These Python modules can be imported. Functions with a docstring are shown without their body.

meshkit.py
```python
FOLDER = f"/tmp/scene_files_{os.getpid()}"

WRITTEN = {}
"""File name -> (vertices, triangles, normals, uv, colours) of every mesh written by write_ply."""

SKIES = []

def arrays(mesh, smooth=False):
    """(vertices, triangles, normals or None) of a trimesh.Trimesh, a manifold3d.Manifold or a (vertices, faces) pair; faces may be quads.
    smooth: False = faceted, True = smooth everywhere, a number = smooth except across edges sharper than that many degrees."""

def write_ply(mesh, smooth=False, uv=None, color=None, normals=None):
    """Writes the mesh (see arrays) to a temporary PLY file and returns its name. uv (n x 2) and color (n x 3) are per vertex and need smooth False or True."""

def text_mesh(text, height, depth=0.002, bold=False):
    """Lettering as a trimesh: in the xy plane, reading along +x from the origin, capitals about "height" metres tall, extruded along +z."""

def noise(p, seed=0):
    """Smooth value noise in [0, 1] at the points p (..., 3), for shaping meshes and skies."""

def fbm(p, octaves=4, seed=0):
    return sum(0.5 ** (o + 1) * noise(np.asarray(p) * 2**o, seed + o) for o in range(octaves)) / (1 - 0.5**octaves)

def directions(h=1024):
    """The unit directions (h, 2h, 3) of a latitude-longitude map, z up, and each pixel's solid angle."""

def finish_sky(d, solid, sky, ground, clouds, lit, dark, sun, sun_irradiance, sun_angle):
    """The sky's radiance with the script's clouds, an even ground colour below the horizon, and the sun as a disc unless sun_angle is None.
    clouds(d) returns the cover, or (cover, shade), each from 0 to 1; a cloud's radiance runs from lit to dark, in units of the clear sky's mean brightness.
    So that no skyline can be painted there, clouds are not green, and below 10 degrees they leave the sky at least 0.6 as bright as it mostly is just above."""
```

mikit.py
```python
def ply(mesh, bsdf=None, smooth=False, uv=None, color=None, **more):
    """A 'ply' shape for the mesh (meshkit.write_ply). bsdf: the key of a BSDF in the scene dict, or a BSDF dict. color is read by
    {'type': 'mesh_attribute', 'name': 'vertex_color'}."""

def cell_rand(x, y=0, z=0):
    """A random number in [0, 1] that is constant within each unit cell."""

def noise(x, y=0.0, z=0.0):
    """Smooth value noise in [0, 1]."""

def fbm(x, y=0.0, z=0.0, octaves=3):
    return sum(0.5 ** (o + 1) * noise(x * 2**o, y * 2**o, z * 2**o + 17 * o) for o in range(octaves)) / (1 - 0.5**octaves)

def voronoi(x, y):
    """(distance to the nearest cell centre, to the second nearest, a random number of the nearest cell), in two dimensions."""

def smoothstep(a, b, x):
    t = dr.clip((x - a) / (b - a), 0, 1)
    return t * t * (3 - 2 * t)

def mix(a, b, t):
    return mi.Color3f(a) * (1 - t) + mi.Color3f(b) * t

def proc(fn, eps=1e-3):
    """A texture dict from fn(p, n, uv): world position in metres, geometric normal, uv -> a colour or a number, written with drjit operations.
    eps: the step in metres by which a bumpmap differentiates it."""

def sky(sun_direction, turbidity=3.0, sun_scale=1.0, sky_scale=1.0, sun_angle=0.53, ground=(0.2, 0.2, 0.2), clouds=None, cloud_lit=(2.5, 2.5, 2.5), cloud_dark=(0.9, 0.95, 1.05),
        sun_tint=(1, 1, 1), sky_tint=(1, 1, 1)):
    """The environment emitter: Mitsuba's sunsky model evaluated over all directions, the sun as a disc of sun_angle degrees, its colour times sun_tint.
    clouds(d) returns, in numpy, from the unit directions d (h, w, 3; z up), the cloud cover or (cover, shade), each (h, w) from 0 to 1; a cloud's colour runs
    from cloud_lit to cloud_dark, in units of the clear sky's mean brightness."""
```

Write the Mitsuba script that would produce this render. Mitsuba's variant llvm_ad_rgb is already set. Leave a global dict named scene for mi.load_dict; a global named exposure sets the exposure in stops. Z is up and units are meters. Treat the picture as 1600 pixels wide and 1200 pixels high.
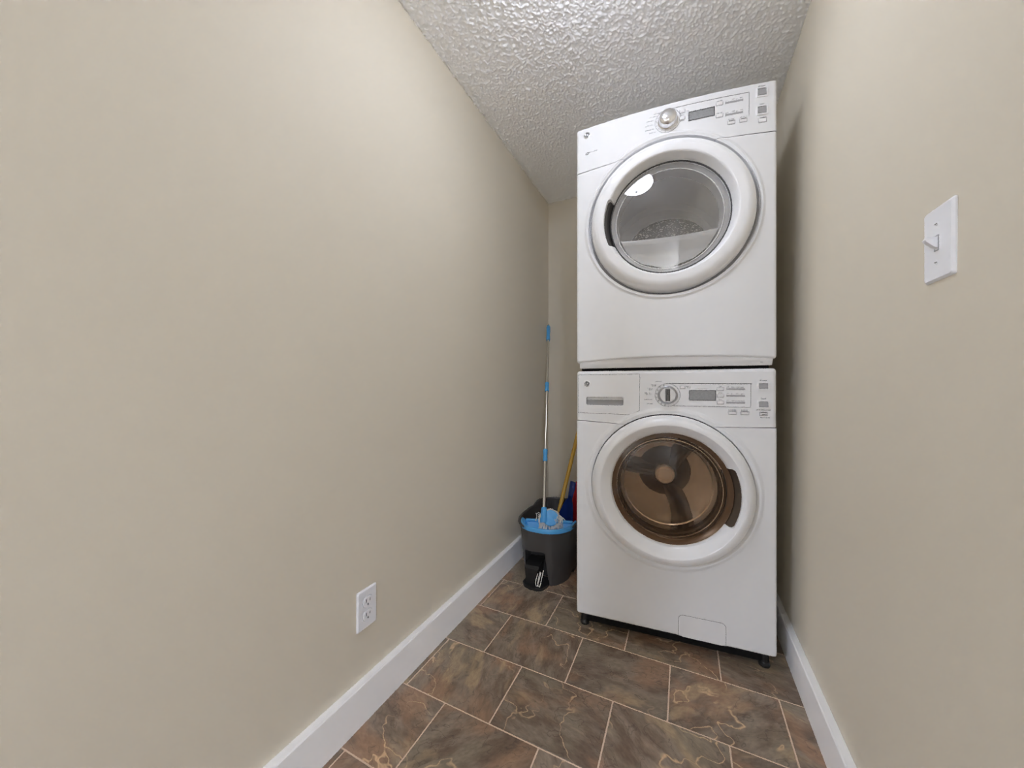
import math, random
import numpy as np, trimesh, mitsuba as mi, drjit as dr
import manifold3d as m3
import shapely, shapely.geometry as sg
import mikit, meshkit
from mikit import proc, noise, fbm, mix, smoothstep, cell_rand

random.seed(7)
T = mi.ScalarTransform4f
scene = {'type': 'scene'}
labels = {}
exposure = 1.24

# ---------------------------------------------------------------- camera and lamps
YAW = math.atan(268.5 / 551.0)
EYE = (0.0, 0.0, 0.961)
scene['camera'] = {
    'type': 'perspective', 'fov': 2 * math.degrees(math.atan(800 / 551.0)), 'fov_axis': 'x', 'near_clip': 0.01,
    'principal_point_offset_y': -5.0 / 1200.0,
    'to_world': T().look_at(origin=list(EYE), target=[-math.sin(YAW), math.cos(YAW), EYE[2]], up=[0, 0, 1])}
LAMP = (-0.226, 0.836)          # flush dome on the laundry ceiling
LAMP_RADIANCE = (9.1, 9.6, 11.0)
HALL_LAMPS = ((-1.85, -2.7), (1.30, -2.7))   # flush domes on the ceiling of the cross hall behind the camera
HALL_RADIANCE = ((92.0, 104.5, 132.0), (98.0, 111.0, 140.0))

# ---------------------------------------------------------------- room measures
XL, XR, YB, YF, ZC = -0.842, 0.345, 2.302, -0.35, 2.231
LEAN = 0.030                    # the right wall stands a little out of plumb
HX0, HX1, HY = -2.7, 2.2, -3.5     # the cross hall
BBH, BBT = 0.114, 0.021

# ---------------------------------------------------------------- helpers
def numbered(key):
    if key not in scene and key not in labels and not any(k.startswith(key + '__') for k in scene):
        return key
    n = 1
    while f'{key}_{n:03d}' in scene or f'{key}_{n:03d}' in labels:
        n += 1
    return f'{key}_{n:03d}'

def obj(name, mesh, m, parent=None, smooth=35, label=None, **more):
    key = numbered(parent + '__' + name if parent else name)
    scene[key] = mikit.ply(mesh, m, smooth=smooth, **more)
    if label:
        labels[key] = {'label': label}
    return key

def tag(key, label, cat, group=None):
    labels[key] = {'label': label, 'category': cat}
    if group:
        labels[key]['group'] = group
    return key

def struct(name, mesh, m, parent=None, smooth=35, label=None):
    key = obj(name, mesh, m, parent, smooth)
    if not parent:
        labels[key] = {'kind': 'structure'}
        if label:
            labels[key]['label'] = label
    return key

def tm(v, f):
    f = np.asarray(f, int)
    if f.shape[1] == 4:
        f = np.vstack([f[:, [0, 1, 2]], f[:, [0, 2, 3]]])
    return trimesh.Trimesh(np.asarray(v, float), f, process=False)

def grid(V, cu=False, cv=False):
    """mesh of an (n, m, 3) array of points; cu / cv close it along the first / second index"""
    n, m = V.shape[:2]
    i, j = np.meshgrid(np.arange(n if cu else n - 1), np.arange(m if cv else m - 1), indexing='ij')
    a, b = i * m + j, ((i + 1) % n) * m + j
    c, d = ((i + 1) % n) * m + (j + 1) % m, i * m + (j + 1) % m
    return tm(V.reshape(-1, 3), np.stack([a, b, c, d], -1).reshape(-1, 4))

def cat(*ms):
    return trimesh.util.concatenate([x for x in ms if x is not None])

def bx(x0, x1, y0, y1, z0, z1):
    b = trimesh.creation.box((x1 - x0, y1 - y0, z1 - z0))
    b.apply_translation(((x0 + x1) / 2, (y0 + y1) / 2, (z0 + z1) / 2))
    return b

def hull(pts):
    return trimesh.Trimesh(np.asarray(pts, float), process=False).convex_hull

def cbox(x0, x1, y0, y1, z0, z1, c=0.002):
    """box with chamfered edges"""
    P = []
    for sx, x in ((1, x0), (-1, x1)):
        for sy, y in ((1, y0), (-1, y1)):
            for sz, z in ((1, z0), (-1, z1)):
                P += [(x + sx * c, y + sy * c, z), (x + sx * c, y, z + sz * c), (x, y + sy * c, z + sz * c)]
    return hull(P)

def lathe_y(prof, cx=0, cz=0, n=144, closed=False, ecc=None):
    """revolve (r, y) pairs about the local y axis"""
    t = np.linspace(0, 2 * np.pi, n, endpoint=False)
    V = np.array([[(cx + (ecc[k][0] if ecc else 0) + r * np.cos(a), y, cz + (ecc[k][1] if ecc else 0) + r * np.sin(a)) for k, (r, y) in enumerate(prof)] for a in t])
    return grid(V, cu=True, cv=closed)

def lathe_z(prof, n=64, at=(0, 0, 0)):
    t = np.linspace(0, 2 * np.pi, n, endpoint=False)
    V = np.array([[(at[0] + r * np.cos(a), at[1] + r * np.sin(a), at[2] + z) for r, z in prof] for a in t])
    return grid(V, cu=True)

def tube(path, r, n=10, closed=False, caps=True):
    P = np.asarray(path, float)
    rr = np.broadcast_to(np.asarray(r, float), len(P))
    d = np.roll(P, -1, 0) - np.roll(P, 1, 0) if closed else np.gradient(P, axis=0)
    d /= np.linalg.norm(d, axis=1, keepdims=True)
    u = np.cross(d[0], [0.13, 0.31, 0.94] if abs(d[0][2]) < 0.9 else [1, 0.1, 0])
    t = np.linspace(0, 2 * np.pi, n, endpoint=False)
    rings = []
    for k in range(len(P)):
        u = u - d[k] * (u @ d[k]); u /= np.linalg.norm(u)
        w = np.cross(d[k], u)
        rings.append(P[k] + rr[k] * (np.cos(t)[:, None] * u + np.sin(t)[:, None] * w))
    g = grid(np.array(rings), cu=closed, cv=True)
    if caps and not closed:
        v = np.vstack([g.vertices, P[0], P[-1]]); N = len(P)
        f = [((i + 1) % n, i, N * n) for i in range(n)] + [((N - 1) * n + i, (N - 1) * n + (i + 1) % n, N * n + 1) for i in range(n)]
        g = tm(v, np.vstack([g.faces, f]))
    return g

def turned(p, q, prof, n=28):
    """revolve (r, s) about the axis p -> q, s measured in metres from p"""
    p, q = np.array(p, float), np.array(q, float)
    d = (q - p) / np.linalg.norm(q - p)
    u = np.cross(d, [0, 1, 0.2]); u /= np.linalg.norm(u); w = np.cross(d, u)
    t = np.linspace(0, 2 * np.pi, n, endpoint=False)
    V = np.array([[p + d * s + max(r, 1e-5) * (math.cos(a) * u + math.sin(a) * w) for r, s in prof] for a in t])
    return grid(V, cu=True)

def rpoly(cx, cz, w, h, r):
    return sg.box(cx - w / 2 + r, cz - h / 2 + r, cx + w / 2 - r, cz + h / 2 - r).buffer(r, quad_segs=5)

def slab(poly, y_back, y_front, ch=0.0):
    """plate over a polygon in (x, z); front is the smaller y. ch: chamfer (convex outlines only)"""
    if ch:
        a = np.array(poly.exterior.coords)[:-1]; b = np.array(poly.buffer(-ch).exterior.coords)[:-1]
        return hull([(x, y_back, z) for x, z in a] + [(x, y_front + ch, z) for x, z in a] + [(x, y_front, z) for x, z in b])
    e = trimesh.creation.extrude_polygon(poly, y_back - y_front, engine='earcut')
    v = np.array(e.vertices)
    return tm(np.stack([v[:, 0], y_back - v[:, 2], v[:, 1]], 1), e.faces[:, ::-1])

def words(text, x, z, h, center=False):
    m = meshkit.text_mesh(text, h, 0.0004)
    v = np.array(m.vertices)
    if center:
        v[:, 0] -= (v[:, 0].max() + v[:, 0].min()) / 2
    return tm(np.stack([v[:, 0] + x, -0.0002 - v[:, 2], v[:, 1] + z], 1), m.faces)

def scribble(x0, x1, z, h, rng):
    """a line of print too small to read: letter-sized strokes"""
    out, x = [], x0
    while x < x1 - 0.0008:
        w = min(rng.uniform(0.0010, 0.0022), x1 - x)
        t = rng.choice([0.7, 0.7, 1.0, 0.7])
        out.append(bx(x, x + w * 0.8, -0.0005, 0.0005, z, z + h * t))
        x += w * (1.15 if rng.random() > 0.12 else 2.2)
    return cat(*out)

def man(mesh):
    mesh = trimesh.Trimesh(mesh.vertices, mesh.faces, process=True)
    mesh.merge_vertices(); mesh.fix_normals()
    return m3.Manifold(m3.Mesh(np.asarray(mesh.vertices, np.float32), np.asarray(mesh.faces, np.uint32)))

def unman(M):
    k = M.to_mesh()
    return tm(k.vert_properties[:, :3], k.tri_verts)

# ---------------------------------------------------------------- materials
def mat(name, color, rough=0.5, spec=0.5, bump=None, scale=1.0, **more):
    b = {'type': 'principled', 'base_color': color if isinstance(color, dict) else {'type': 'rgb', 'value': list(color)}, 'roughness': rough if isinstance(rough, dict) else float(rough), 'specular': float(spec), **more}
    if bump:
        b = {'type': 'bumpmap', 'arbitrary': proc(bump), 'scale': scale, 'bsdf': b}
    scene[name] = {'type': 'twosided', 'bsdf': b}
    return name

def paint_fn(p, n, uv):
    t = fbm(p.x * 1.3 + p.z * 0.4, p.y * 1.3, p.z * 1.3)
    return mix((0.630, 0.578, 0.478), (0.650, 0.598, 0.496), t)

def orange_peel(p, n, uv):
    return 0.0004 * noise(p.x * 160, p.y * 160, p.z * 160) + 0.0022 * noise(p.x * 5.0, p.y * 5.0, p.z * 4.0)

TX, TX0, TY, TY0 = 0.3055, -0.6535, 0.2300, 0.8765     # tile pitch and origin of the bond
def slate_fn(p, n, uv):
    row = dr.floor((p.y - TY0) / TY)
    sh = dr.select(row - 2 * dr.floor(row / 2) > 0.5, mi.Float(TX0), mi.Float(TX0 + TX / 2))
    col = dr.floor((p.x - sh) / TX)
    k = cell_rand(col, row, 3); k2 = cell_rand(col, row, 9)
    a = k2 * 6.283
    x = (dr.cos(a) * p.x - dr.sin(a) * p.y) * 1.0 + k * 31; y = (dr.sin(a) * p.x + dr.cos(a) * p.y) * 1.7 + k2 * 57
    big = fbm(x * 7, y * 7, k * 9, octaves=4)
    wx = x + 0.05 * fbm(x * 14, y * 14, 3.0); wy = y + 0.05 * fbm(x * 14, y * 14, 8.0)
    mid = fbm(wx * 16, wy * 22, 5.0 + k * 7, octaves=4)
    fine = fbm(x * 90, y * 120, 2.0)
    c = mix((0.098, 0.066, 0.050), (0.168, 0.131, 0.108), smoothstep(0.30, 0.70, mid))
    c = mix(c, (0.200, 0.118, 0.078), smoothstep(0.50, 0.68, big) * 0.75)
    c = mix(c, (0.158, 0.130, 0.100), smoothstep(0.50, 0.30, big) * 0.70)
    v1 = fbm(wx * 8 + 11, wy * 6, 21 + k * 13, octaves=4)
    vein = smoothstep(0.014, 0.0, dr.abs(v1 - 0.5)) * smoothstep(0.40, 0.66, fbm(x * 5 + 3, y * 5, 33.0))
    c = mix(c, (0.42, 0.29, 0.19), vein * 0.85)
    v2 = fbm(wx * 15 + 5, wy * 12, 44 + k * 5, octaves=4)
    c = mix(c, (0.055, 0.040, 0.034), smoothstep(0.016, 0.0, dr.abs(v2 - 0.47)) * 0.45)
    haze = smoothstep(0.56, 0.78, fbm(wx * 10 + 7, wy * 13, 55 + k * 3, octaves=4))
    c = mix(c, (0.27, 0.195, 0.125), haze * 0.60)
    return c * (0.72 + 0.36 * fine) * (0.90 + 0.24 * k) * mi.Color3f(1.58, 1.58, 1.46)
def slate_bump(p, n, uv):
    return 0.0012 * fbm(p.x * 22, p.y * 26, 3.0, octaves=4)

def steel_fn(p, n, uv):
    t = noise(p.x * 60, p.y * 4, p.z * 60)
    return mix((0.70, 0.68, 0.66), (0.80, 0.79, 0.77), t)

mat('paint_wall', proc(paint_fn), 0.60, 0.30, orange_peel, 1.0)
mat('paint_trim', (0.91, 0.915, 0.92), 0.35, 0.5)
mat('plaster_ceiling', (0.93, 0.94, 0.95), 0.45, 0.5)
mat('tile_slate', proc(slate_fn), 0.42, 0.42, slate_bump, 1.0)
mat('grout', (0.62, 0.47, 0.36), 0.8, 0.2)
mat('floor_base', (0.12, 0.09, 0.07), 0.8, 0.2)
mat('enamel', (0.76, 0.765, 0.775), 0.50, 0.16)
mat('white_plastic', (0.80, 0.805, 0.815), 0.25, 0.5)
mat('dark_gap', (0.008, 0.008, 0.008), 0.8, 0.1)
mat('pull_grey', (0.30, 0.30, 0.305), 0.5, 0.3)
mat('knob_dark', (0.10, 0.10, 0.10), 0.30, 0.5, metallic=0.8)
mat('black_plastic', (0.014, 0.014, 0.014), 0.30, 0.5)
mat('charcoal_plastic', (0.050, 0.047, 0.045), 0.34, 0.5)
mat('grey_plastic', (0.36, 0.36, 0.37), 0.4, 0.5)
mat('button_grey', (0.33, 0.33, 0.34), 0.35, 0.5)
mat('print_grey', (0.17, 0.17, 0.18), 0.6, 0.3)
mat('seam_grey', (0.30, 0.30, 0.31), 0.6, 0.3)
mat('lcd_frame', (0.10, 0.10, 0.105), 0.35, 0.5)
mat('lcd', proc(lambda p, n, uv: mix((0.25, 0.255, 0.26), (0.29, 0.295, 0.30), smoothstep(0.35, 0.65, noise(p.x * 300, p.y * 300, p.z * 300)))), 0.25, 0.5)
mat('chrome', (0.86, 0.86, 0.87), 0.12, 0.5, metallic=1.0)
mat('drum_white', (0.86, 0.86, 0.86), 0.4, 0.5)
mat('housing_grey', (0.42, 0.42, 0.42), 0.30, 0.5)
mat('drum_steel', proc(steel_fn), 0.24, 0.5, metallic=1.0)
mat('drum_satin', (0.93, 0.91, 0.88), 0.45, 0.5)
mat('knob_steel', (0.50, 0.50, 0.51), 0.30, 0.5, metallic=1.0)
mat('drum_dark', (0.055, 0.048, 0.042), 0.20, 0.7, metallic=0.4)
mat('grille_dark', proc(lambda p, n, uv: mix((0.05, 0.048, 0.046), (0.32, 0.31, 0.30), smoothstep(0.62, 0.75, noise(p.x * 260, p.y * 260, p.z * 260)))), 0.6, 0.3)
mat('bronze_plastic', (0.055, 0.040, 0.028), 0.25, 0.5)
mat('bronze_lip', (0.14, 0.108, 0.083), 0.25, 0.5)
mat('rubber_grey', (0.07, 0.07, 0.07), 0.6, 0.3)
mat('blue_plastic', (0.075, 0.34, 0.66), 0.32, 0.5)
mat('navy_plastic', (0.006, 0.022, 0.135), 0.30, 0.5)
mat('red_plastic', (0.42, 0.012, 0.020), 0.35, 0.5)
mat('yellow_paint', (0.62, 0.37, 0.055), 0.40, 0.5)
mat('steel_pole', (0.78, 0.74, 0.68), 0.22, 0.5, metallic=1.0)
mat('cotton', (0.70, 0.67, 0.61), 0.95, 0.1)
mat('switch_plastic', (0.80, 0.81, 0.84), 0.28, 0.5)
mat('slot_dark', (0.05, 0.048, 0.046), 0.6, 0.3)
scene['smoked_glass'] = {'type': 'thindielectric', 'int_ior': 1.85, 'specular_transmittance': {'type': 'rgb', 'value': [0.95, 0.945, 0.94]}}
scene['bronze_glass'] = {'type': 'thindielectric', 'int_ior': 1.30, 'specular_transmittance': {'type': 'rgb', 'value': [0.76, 0.62, 0.49]}}
scene['clear_glass'] = {'type': 'thindielectric', 'int_ior': 1.4, 'specular_transmittance': {'type': 'rgb', 'value': [0.94, 0.92, 0.90]}}

# ---------------------------------------------------------------- the room
TH = 0.10
def xr(z):
    return XR + LEAN * z / ZC
struct('wall_left', bx(XL - TH, XL, YF, YB + TH, -0.05, ZC + 0.05), 'paint_wall', smooth=False)
struct('wall_back', bx(XL, xr(ZC) + TH, YB, YB + TH, -0.05, ZC + 0.05), 'paint_wall', smooth=False)
def leaning(y0, y1, z0, z1):
    return hull([(xr(z) + d, y, z) for y in (y0, y1) for z in (z0, z1) for d in (0, TH)])
struct('wall_right', leaning(YF, YB, -0.05, ZC + 0.05), 'paint_wall', smooth=False)

# ceiling with a stippled relief
def stipple(x0, x1, y0, y1, step):
    nx, ny = int((x1 - x0) / step) + 1, int((y1 - y0) / step) + 1
    X, Y = np.meshgrid(np.linspace(x0, x1, nx), np.linspace(y0, y1, ny), indexing='ij')
    p = np.stack([X, Y, np.zeros_like(X)], -1)
    w = meshkit.fbm(p * 60, 2, 5)[..., None] * np.array([0.006, 0.006, 0])
    a = meshkit.noise((p + w) * 185, 3); b = meshkit.noise((p - w) * 110, 8)
    hgt = np.clip((a - 0.40) * 2.2, 0, 1) * 0.0036 + np.clip((b - 0.45) * 2.0, 0, 1) * 0.0026
    return grid(np.stack([X, Y, ZC - hgt], -1))
ceil = cat(stipple(XL - 0.002, xr(ZC) + 0.002, 0.62, YB + 0.002, 0.0024), stipple(XL - 0.002, xr(ZC) + 0.002, YF, 0.62, 0.03), bx(XL - TH, xr(ZC) + TH, YF, YB + TH, ZC + 0.001, ZC + 0.06))
struct('ceiling', ceil, 'plaster_ceiling', smooth=True)

# floor: base, grout and every tile
floor = struct('floor', cat(bx(XL - TH, XR + TH, YF, YB + TH, -0.06, -0.0012)), 'grout', smooth=False)
G = 0.0022
for row in range(-6, 7):
    y0, y1 = TY0 + row * TY, TY0 + (row + 1) * TY
    sh = TX0 if row % 2 else TX0 + TX / 2
    for col in range(-2, 5):
        x0, x1 = sh + col * TX, sh + (col + 1) * TX
        a0, a1, b0, b1 = max(x0 + G, XL), min(x1 - G, XR), max(y0 + G, YF), min(y1 - G, YB)
        if a1 - a0 < 0.006 or b1 - b0 < 0.006:
            continue
        obj('tile', cbox(a0, a1, b0, b1, -0.006, 0.0, 0.0008), 'tile_slate', floor, smooth=False)

# baseboards
def baseboard(pts):
    """profile (out, z) swept along a straight run p -> q; out is measured to the left of the run"""
    (x0, y0), (x1, y1) = pts
    d = np.array([x1 - x0, y1 - y0]); d /= np.linalg.norm(d); o = np.array([-d[1], d[0]])
    prof = [(0, 0), (BBT, 0), (BBT, BBH - 0.004), (BBT - 0.003, BBH), (0, BBH + 0.001)]
    P = [[np.array([x, y]) + o * a for a, z in prof] for x, y in pts]
    return hull([(q[0], q[1], z) for end in P for q, (a, z) in zip(end, prof)])
struct('baseboard_left', baseboard([(XL, YB), (XL, YF)]), 'paint_trim', smooth=False, label='white baseboard along the foot of the left wall')
struct('baseboard_right', baseboard([(XR + 0.0006, YF + 0.05), (XR + 0.0006, YB)]), 'paint_trim', smooth=False, label='white baseboard along the foot of the right wall')
struct('baseboard_back', baseboard([(XR, YB), (XL + BBT, YB)]), 'paint_trim', smooth=False, label='white baseboard along the foot of the back wall')

# the laundry opens behind the camera into a cross hall, seen only as a reflection
cw, ct = 0.065, 0.014
struct('trim_1', cat(bx(XL - TH, XL + 0.018, YF, YF + 0.05, 0, ZC), bx(XL - TH - 0.02, XL - TH + 0.06, YF - 0.014, YF, 0, ZC - 0.0)), 'paint_trim', smooth=False)
struct('trim_2', cat(hull([(xr(z) + d, y, z) for z in (0, ZC) for y in (YF, YF + 0.05) for d in (-0.018, TH)])), 'paint_trim', smooth=False)
struct('wall_hall_far', bx(HX0 - TH, HX1 + TH, HY - TH, HY, -0.05, ZC + 0.05), 'paint_wall', smooth=False)
struct('wall_hall_left', bx(HX0 - TH, HX0, HY, YF + TH, -0.05, ZC + 0.05), 'paint_wall', smooth=False)
struct('wall_hall_right', bx(HX1, HX1 + TH, HY, YF + TH, -0.05, ZC + 0.05), 'paint_wall', smooth=False)
struct('wall_front_left', bx(HX0, XL - TH, YF, YF + TH, -0.05, ZC + 0.05), 'paint_wall', smooth=False)
struct('wall_front_right', bx(xr(ZC) + TH, HX1, YF, YF + TH, -0.05, ZC + 0.05), 'paint_wall', smooth=False)
struct('floor_hall', bx(HX0 - TH, HX1 + TH, HY - TH, YF, -0.06, -0.001), 'floor_base', smooth=False)
struct('ceiling_hall', bx(HX0 - TH, HX1 + TH, HY - TH, YF, ZC + 0.001, ZC + 0.06), 'plaster_ceiling', smooth=False)

# ---------------------------------------------------------------- the machines' own frame
ANG = math.radians(4.9)
ORG = np.array([-0.3966, 1.4211, 0.0])
RM = np.array([[math.cos(ANG), -math.sin(ANG), 0], [math.sin(ANG), math.cos(ANG), 0], [0, 0, 1]])
def place(m):
    return tm(np.array(EYE) + (np.asarray(m.vertices) @ RM.T + ORG - np.array(EYE)) * NEARER, m.faces)
WD = 0.686
NEARER = 0.972        # the pair is 0.667 m wide and clears the floor by 6 cm
XC = WD / 2
def bow(x):
    return -0.022 * (1 - (2 * x / WD - 1) ** 2)
def mobj(name, mesh, m, parent, bend=False, **kw):
    if bend:
        v = np.array(mesh.vertices); v[:, 1] += bow(v[:, 0]); mesh = tm(v, mesh.faces)
    return obj(name, place(mesh), m, parent, **kw)

def sd_round(x, z, x0, x1, z0, z1, r):
    """depth inside a rounded rectangle"""
    qx = np.abs(x - (x0 + x1) / 2) - (x1 - x0) / 2 + r; qz = np.abs(z - (z0 + z1) / 2) - (z1 - z0) / 2 + r
    return -(np.hypot(np.maximum(qx, 0), np.maximum(qz, 0)) + np.minimum(np.maximum(qx, qz), 0) - r)

def panel(c, r0, inner, outer_deg, rect, rr, surf, S, R=0.012, arc_bottom=0.0, drop=None, ret=0.03):
    """sheet between an arc round c and the rounded rectangle rect, each swept over its own range of angles"""
    n = 420
    x0, x1, z0, z1 = rect
    P = np.array(sg.box(x0 + rr, z0 + rr, x1 - rr, z1 - rr).buffer(rr, quad_segs=10).segmentize(0.004).exterior.coords)[:-1]
    ang = np.degrees(np.arctan2(P[:, 1] - c[1], P[:, 0] - c[0]))
    lo, hi = outer_deg
    a = lo + (ang - lo) % 360
    keep = np.argsort(a); a, P = a[keep], P[keep]
    aa = np.concatenate([a - 360, a, a + 360]); PP = np.vstack([P, P, P])
    t = np.unique(np.concatenate([np.linspace(lo, hi, n), a[(a > lo) & (a < hi)]]))
    ox, oz = np.interp(t, aa, PP[:, 0]), np.interp(t, aa, PP[:, 1])
    if arc_bottom:
        low = np.clip(1 - (oz - z0) / 0.004, 0, 1)
        oz = oz + low * arc_bottom * (1 - (2 * (ox - x0) / (x1 - x0) - 1) ** 2)
    u = (t - lo) / (hi - lo)
    ia = np.radians(inner[0] + u * (inner[1] - inner[0]))
    ix, iz = c[0] + r0 * np.cos(ia), c[1] + r0 * np.sin(ia)
    X = ix[:, None] + (ox - ix)[:, None] * S; Z = iz[:, None] + (oz - iz)[:, None] * S
    Zs = Z - (arc_bottom * (1 - (2 * (X - x0) / (x1 - x0) - 1) ** 2) * np.clip(1 - (Z - z0) / 0.10, 0, 1) if arc_bottom else 0)
    d = np.clip(sd_round(X, Zs, x0, x1, z0, z1, rr), 0, R)
    Yv = surf(X, Z) + R - np.sqrt(np.maximum(R * R - (R - d) ** 2, 0))
    V = np.stack([X, Yv, Z], -1)
    first, last = V[:, :1].copy(), V[:, -1:].copy()
    first[..., 1] += 0.03; last[..., 1] += ret
    g = grid(np.concatenate([first, V, last], 1))
    if drop is not None:
        cen = g.vertices[g.faces].mean(1)
        g = tm(g.vertices, g.faces[~((cen[:, 0] > drop[0]) & (cen[:, 0] < drop[1]) & (cen[:, 2] > drop[2]) & (cen[:, 2] < drop[3]))])
    return g
SS = np.unique(np.concatenate([np.linspace(0, 0.14, 22), np.linspace(0.14, 0.86, 16), 1 - 0.14 * np.linspace(0, 1, 26) ** 1.8]))

def cabinet(x0, x1, y0, y1, z0, z1, c, r, depth):
    b = man(cbox(x0, x1, y0, y1, z0, z1, 0.006))
    cyl = man(slab(sg.Point(*c).buffer(r, quad_segs=32), depth, -0.2))
    return unman(b - cyl)

def badge(parent, x, z, bend):
    k = mobj('logo_badge', lathe_y([(0.0001, -0.0030), (0.0115, -0.0030), (0.0135, -0.0020), (0.0140, 0.002)], x, z, 40), 'chrome', parent, bend, label='small round chrome logo badge')
    mobj('badge_face', lathe_y([(0.0001, -0.0034), (0.0108, -0.0034), (0.0112, -0.0028)], x, z, 40), 'lcd_frame', k, bend)
    t = np.linspace(0, 1, 40)
    loops = [np.stack([x - 0.0030 + 0.0034 * np.cos(5.2 * t + 0.9), np.full(40, -0.0038), z + 0.0042 * np.sin(5.2 * t + 0.9) - 0.0006], 1),
             np.stack([x + 0.0028 + 0.0030 * np.cos(5.0 * t + 0.7), np.full(40, -0.0038), z + 0.0022 * np.sin(10 * t + 1.2)], 1),
             np.stack([x - 0.0030 + 0.0070 * t, np.full(40, -0.0038), z - 0.0016 - 0.0045 * np.sin(3.0 * t) + 0.006 * t], 1)]
    for s in range(4):
        a = np.radians(90 * s + 20 + 60 * t)
        loops.append(np.stack([x + 0.0092 * np.cos(a), np.full(40, -0.0036), z + 0.0092 * np.sin(a)], 1))
    mobj('badge_script', cat(*[tube(l, 0.0006, 6) for l in loops]), 'chrome', k, bend)

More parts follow.
